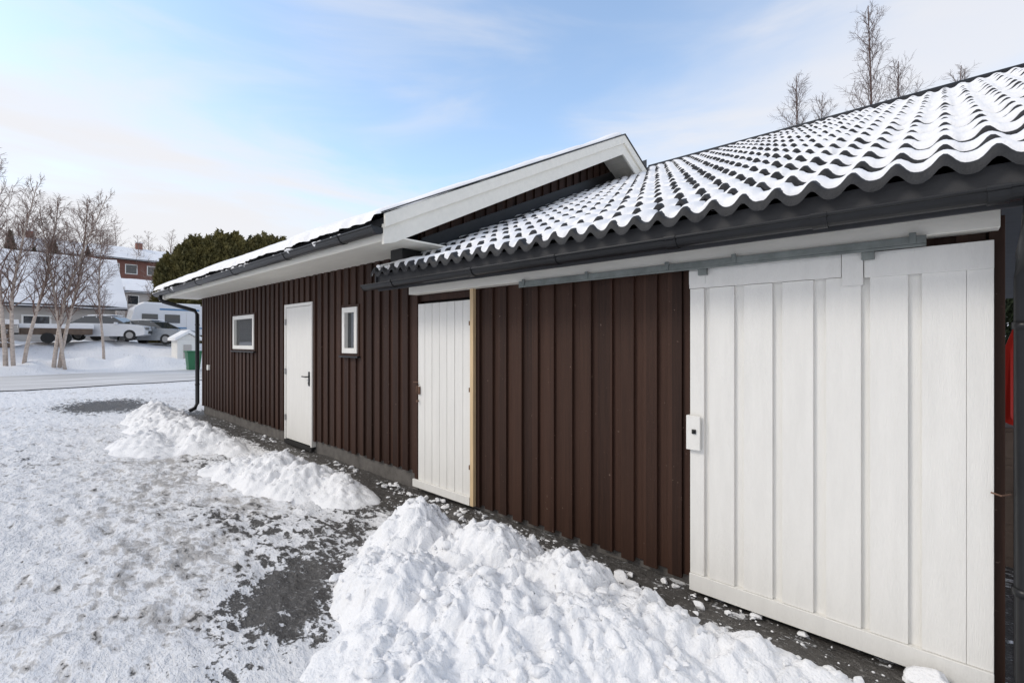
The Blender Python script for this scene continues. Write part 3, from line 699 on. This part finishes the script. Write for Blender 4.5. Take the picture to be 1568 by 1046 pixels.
z0=gz(-29.9,7.05)+.02; mb=MB(); bx,by=-29.9,7.05
mb.add([(bx-.25,by-.25,z0),(bx+.25,by-.25,z0),(bx+.25,by+.25,z0),(bx-.25,by+.25,z0),(bx-.33,by-.33,z0+.95),(bx+.33,by-.33,z0+.95),(bx+.33,by+.33,z0+.95),(bx-.33,by+.33,z0+.95)],[(0,3,2,1),(4,5,6,7),(0,1,5,4),(1,2,6,5),(2,3,7,6),(3,0,4,7)])
mb.box(bx-.37,bx+.37,by-.37,by+.37,z0+.952,z0+1.03); mb.tube([(bx-.35,by-.23,z0+.1),(bx-.35,by+.23,z0+.1)],.1,10)
mb.obj('green_wheelie_bin',M['green'],bevel=.02)
z0=gz(-38,2.0); e=empty('snow_covered_trailer',(-38,2.0,z0)); mb=MB()
mb.box(-38.8,-37.2,.7,3.7,z0+.5,z0+.85,0); mb.box(-38.85,-37.15,.65,3.75,z0+.852,z0+1.1,1)
for s in (1.8,2.5): mb.tube([(-37.4,s,z0+.3),(-37.15,s,z0+.3)],.3,14,2)
mb.tube([(-38,.7,z0+.55),(-38,-.4,z0+.5)],.05,6,2)
mb.obj('body',[M['wood'],M['snow'],M['tyre']],e,bevel=.05)
e=empty('timber_stack',(-37,-.9,gz(-37,-.9))); mb=MB(); z0=gz(-37,-.9)
for r_ in range(5):
    for k in range(9): mb.tube([(-37.8,-1.9+k*.27+.1*(r_%2),z0+.15+r_*.24),(-36.2,-1.9+k*.27+.1*(r_%2),z0+.15+r_*.24)],.125,8,0)
mb.box(-37.9,-36.1,-2.1,.65,z0+1.25,z0+1.5,1)
mb.obj('logs',[M['wood'],M['snow']],e,bevel=.01)

# ------------------------------------------------------------------ light & sky
EL=math.radians(38); AZ=math.atan2(-.55,-.83)
world=bpy.data.worlds.new('World'); scene.world=world; world.use_nodes=True
N=world.node_tree.nodes;L=world.node_tree.links; bg=N['Background']; bg.inputs['Strength'].default_value=.15
sky=N.new('ShaderNodeTexSky'); sky.sky_type='NISHITA'; sky.sun_disc=False; sky.sun_elevation=EL; sky.sun_rotation=AZ; sky.ozone_density=1.0
tc=N.new('ShaderNodeTexCoord')
def nm(op,a,b=None,c=None):
    k=N.new('ShaderNodeMath');k.operation=op
    for i,q in enumerate((a,b,c)):
        if q is None: continue
        if isinstance(q,(int,float)): k.inputs[i].default_value=q
        else: L.new(q,k.inputs[i])
    return k.outputs[0]
def msm(v,a,b,lo=0,hi=1):
    k=N.new('ShaderNodeMapRange'); k.interpolation_type='SMOOTHSTEP'; L.new(v,k.inputs[0])
    for i,q in enumerate((a,b,lo,hi)): k.inputs[i+1].default_value=q
    return k.outputs[0]
sp_=N.new('ShaderNodeSeparateXYZ'); L.new(tc.outputs['Generated'],sp_.inputs[0])
mp=N.new('ShaderNodeMapping'); mp.inputs['Scale'].default_value=(1.2,1.2,5); mp.inputs['Rotation'].default_value=(.08,-.10,.3); L.new(tc.outputs['Generated'],mp.inputs[0])
ns=N.new('ShaderNodeTexNoise'); ns.inputs['Scale'].default_value=1.7; ns.inputs['Detail'].default_value=8; ns.inputs['Roughness'].default_value=.52; ns.inputs['Distortion'].default_value=.5; L.new(mp.outputs[0],ns.inputs[0])
nn=nm('SUBTRACT',ns.outputs['Fac'],.5)
low=msm(nm('ADD',sp_.outputs[2],nm('MULTIPLY',nn,-.40)),.39,.20)
right=msm(nm('ADD',sp_.outputs[1],nm('MULTIPLY',nn,.35)),.66,.95)
south=msm(sp_.outputs[1],.1,-.3)
streak=msm(ns.outputs['Fac'],.40,.72,.05,.58)
inv=nm('MULTIPLY',nm('MULTIPLY',nm('SUBTRACT',1,nm('MULTIPLY',low,.94)),nm('SUBTRACT',1,nm('MULTIPLY',right,.72))),nm('SUBTRACT',1,streak))
inv=nm('MULTIPLY',inv,nm('SUBTRACT',1,nm('MULTIPLY',south,.85)))
fac=nm('SUBTRACT',1,inv)
tint=N.new('ShaderNodeMix'); tint.data_type='RGBA'; tint.blend_type='MULTIPLY'; tint.clamp_result=False; tint.inputs[0].default_value=1; L.new(sky.outputs[0],tint.inputs[6]); tint.inputs[7].default_value=(2.1,2.1,2.0,1)
mx=N.new('ShaderNodeMix'); mx.data_type='RGBA'; L.new(fac,mx.inputs[0]); L.new(tint.outputs[2],mx.inputs[6]); mx.inputs[7].default_value=(5.9,5.85,6.0,1)
L.new(mx.outputs[2],bg.inputs['Color'])
sun=bpy.data.lights.new('sun','SUN'); sun.energy=1.25; sun.angle=math.radians(16); sun.color=(1,.94,.85)
so=bpy.data.objects.new('sun',sun); COL.objects.link(so); dirv=Vector((-.55*math.cos(EL),-.83*math.cos(EL),math.sin(EL))); so.rotation_euler=dirv.to_track_quat('Z','Y').to_euler(); so.location=(0,-10,20)
scene.view_settings.view_transform='Standard'; scene.view_settings.look='None'; scene.view_settings.exposure=0

cam=bpy.data.cameras.new('camera'); cam.lens=16.53; cam.sensor_width=36; cam.clip_end=2000; cam.clip_start=.05
co=bpy.data.objects.new('camera',cam); COL.objects.link(co); co.location=(0,0,1.55); co.rotation_euler=(math.radians(90),0,math.radians(42.6)); scene.camera=co
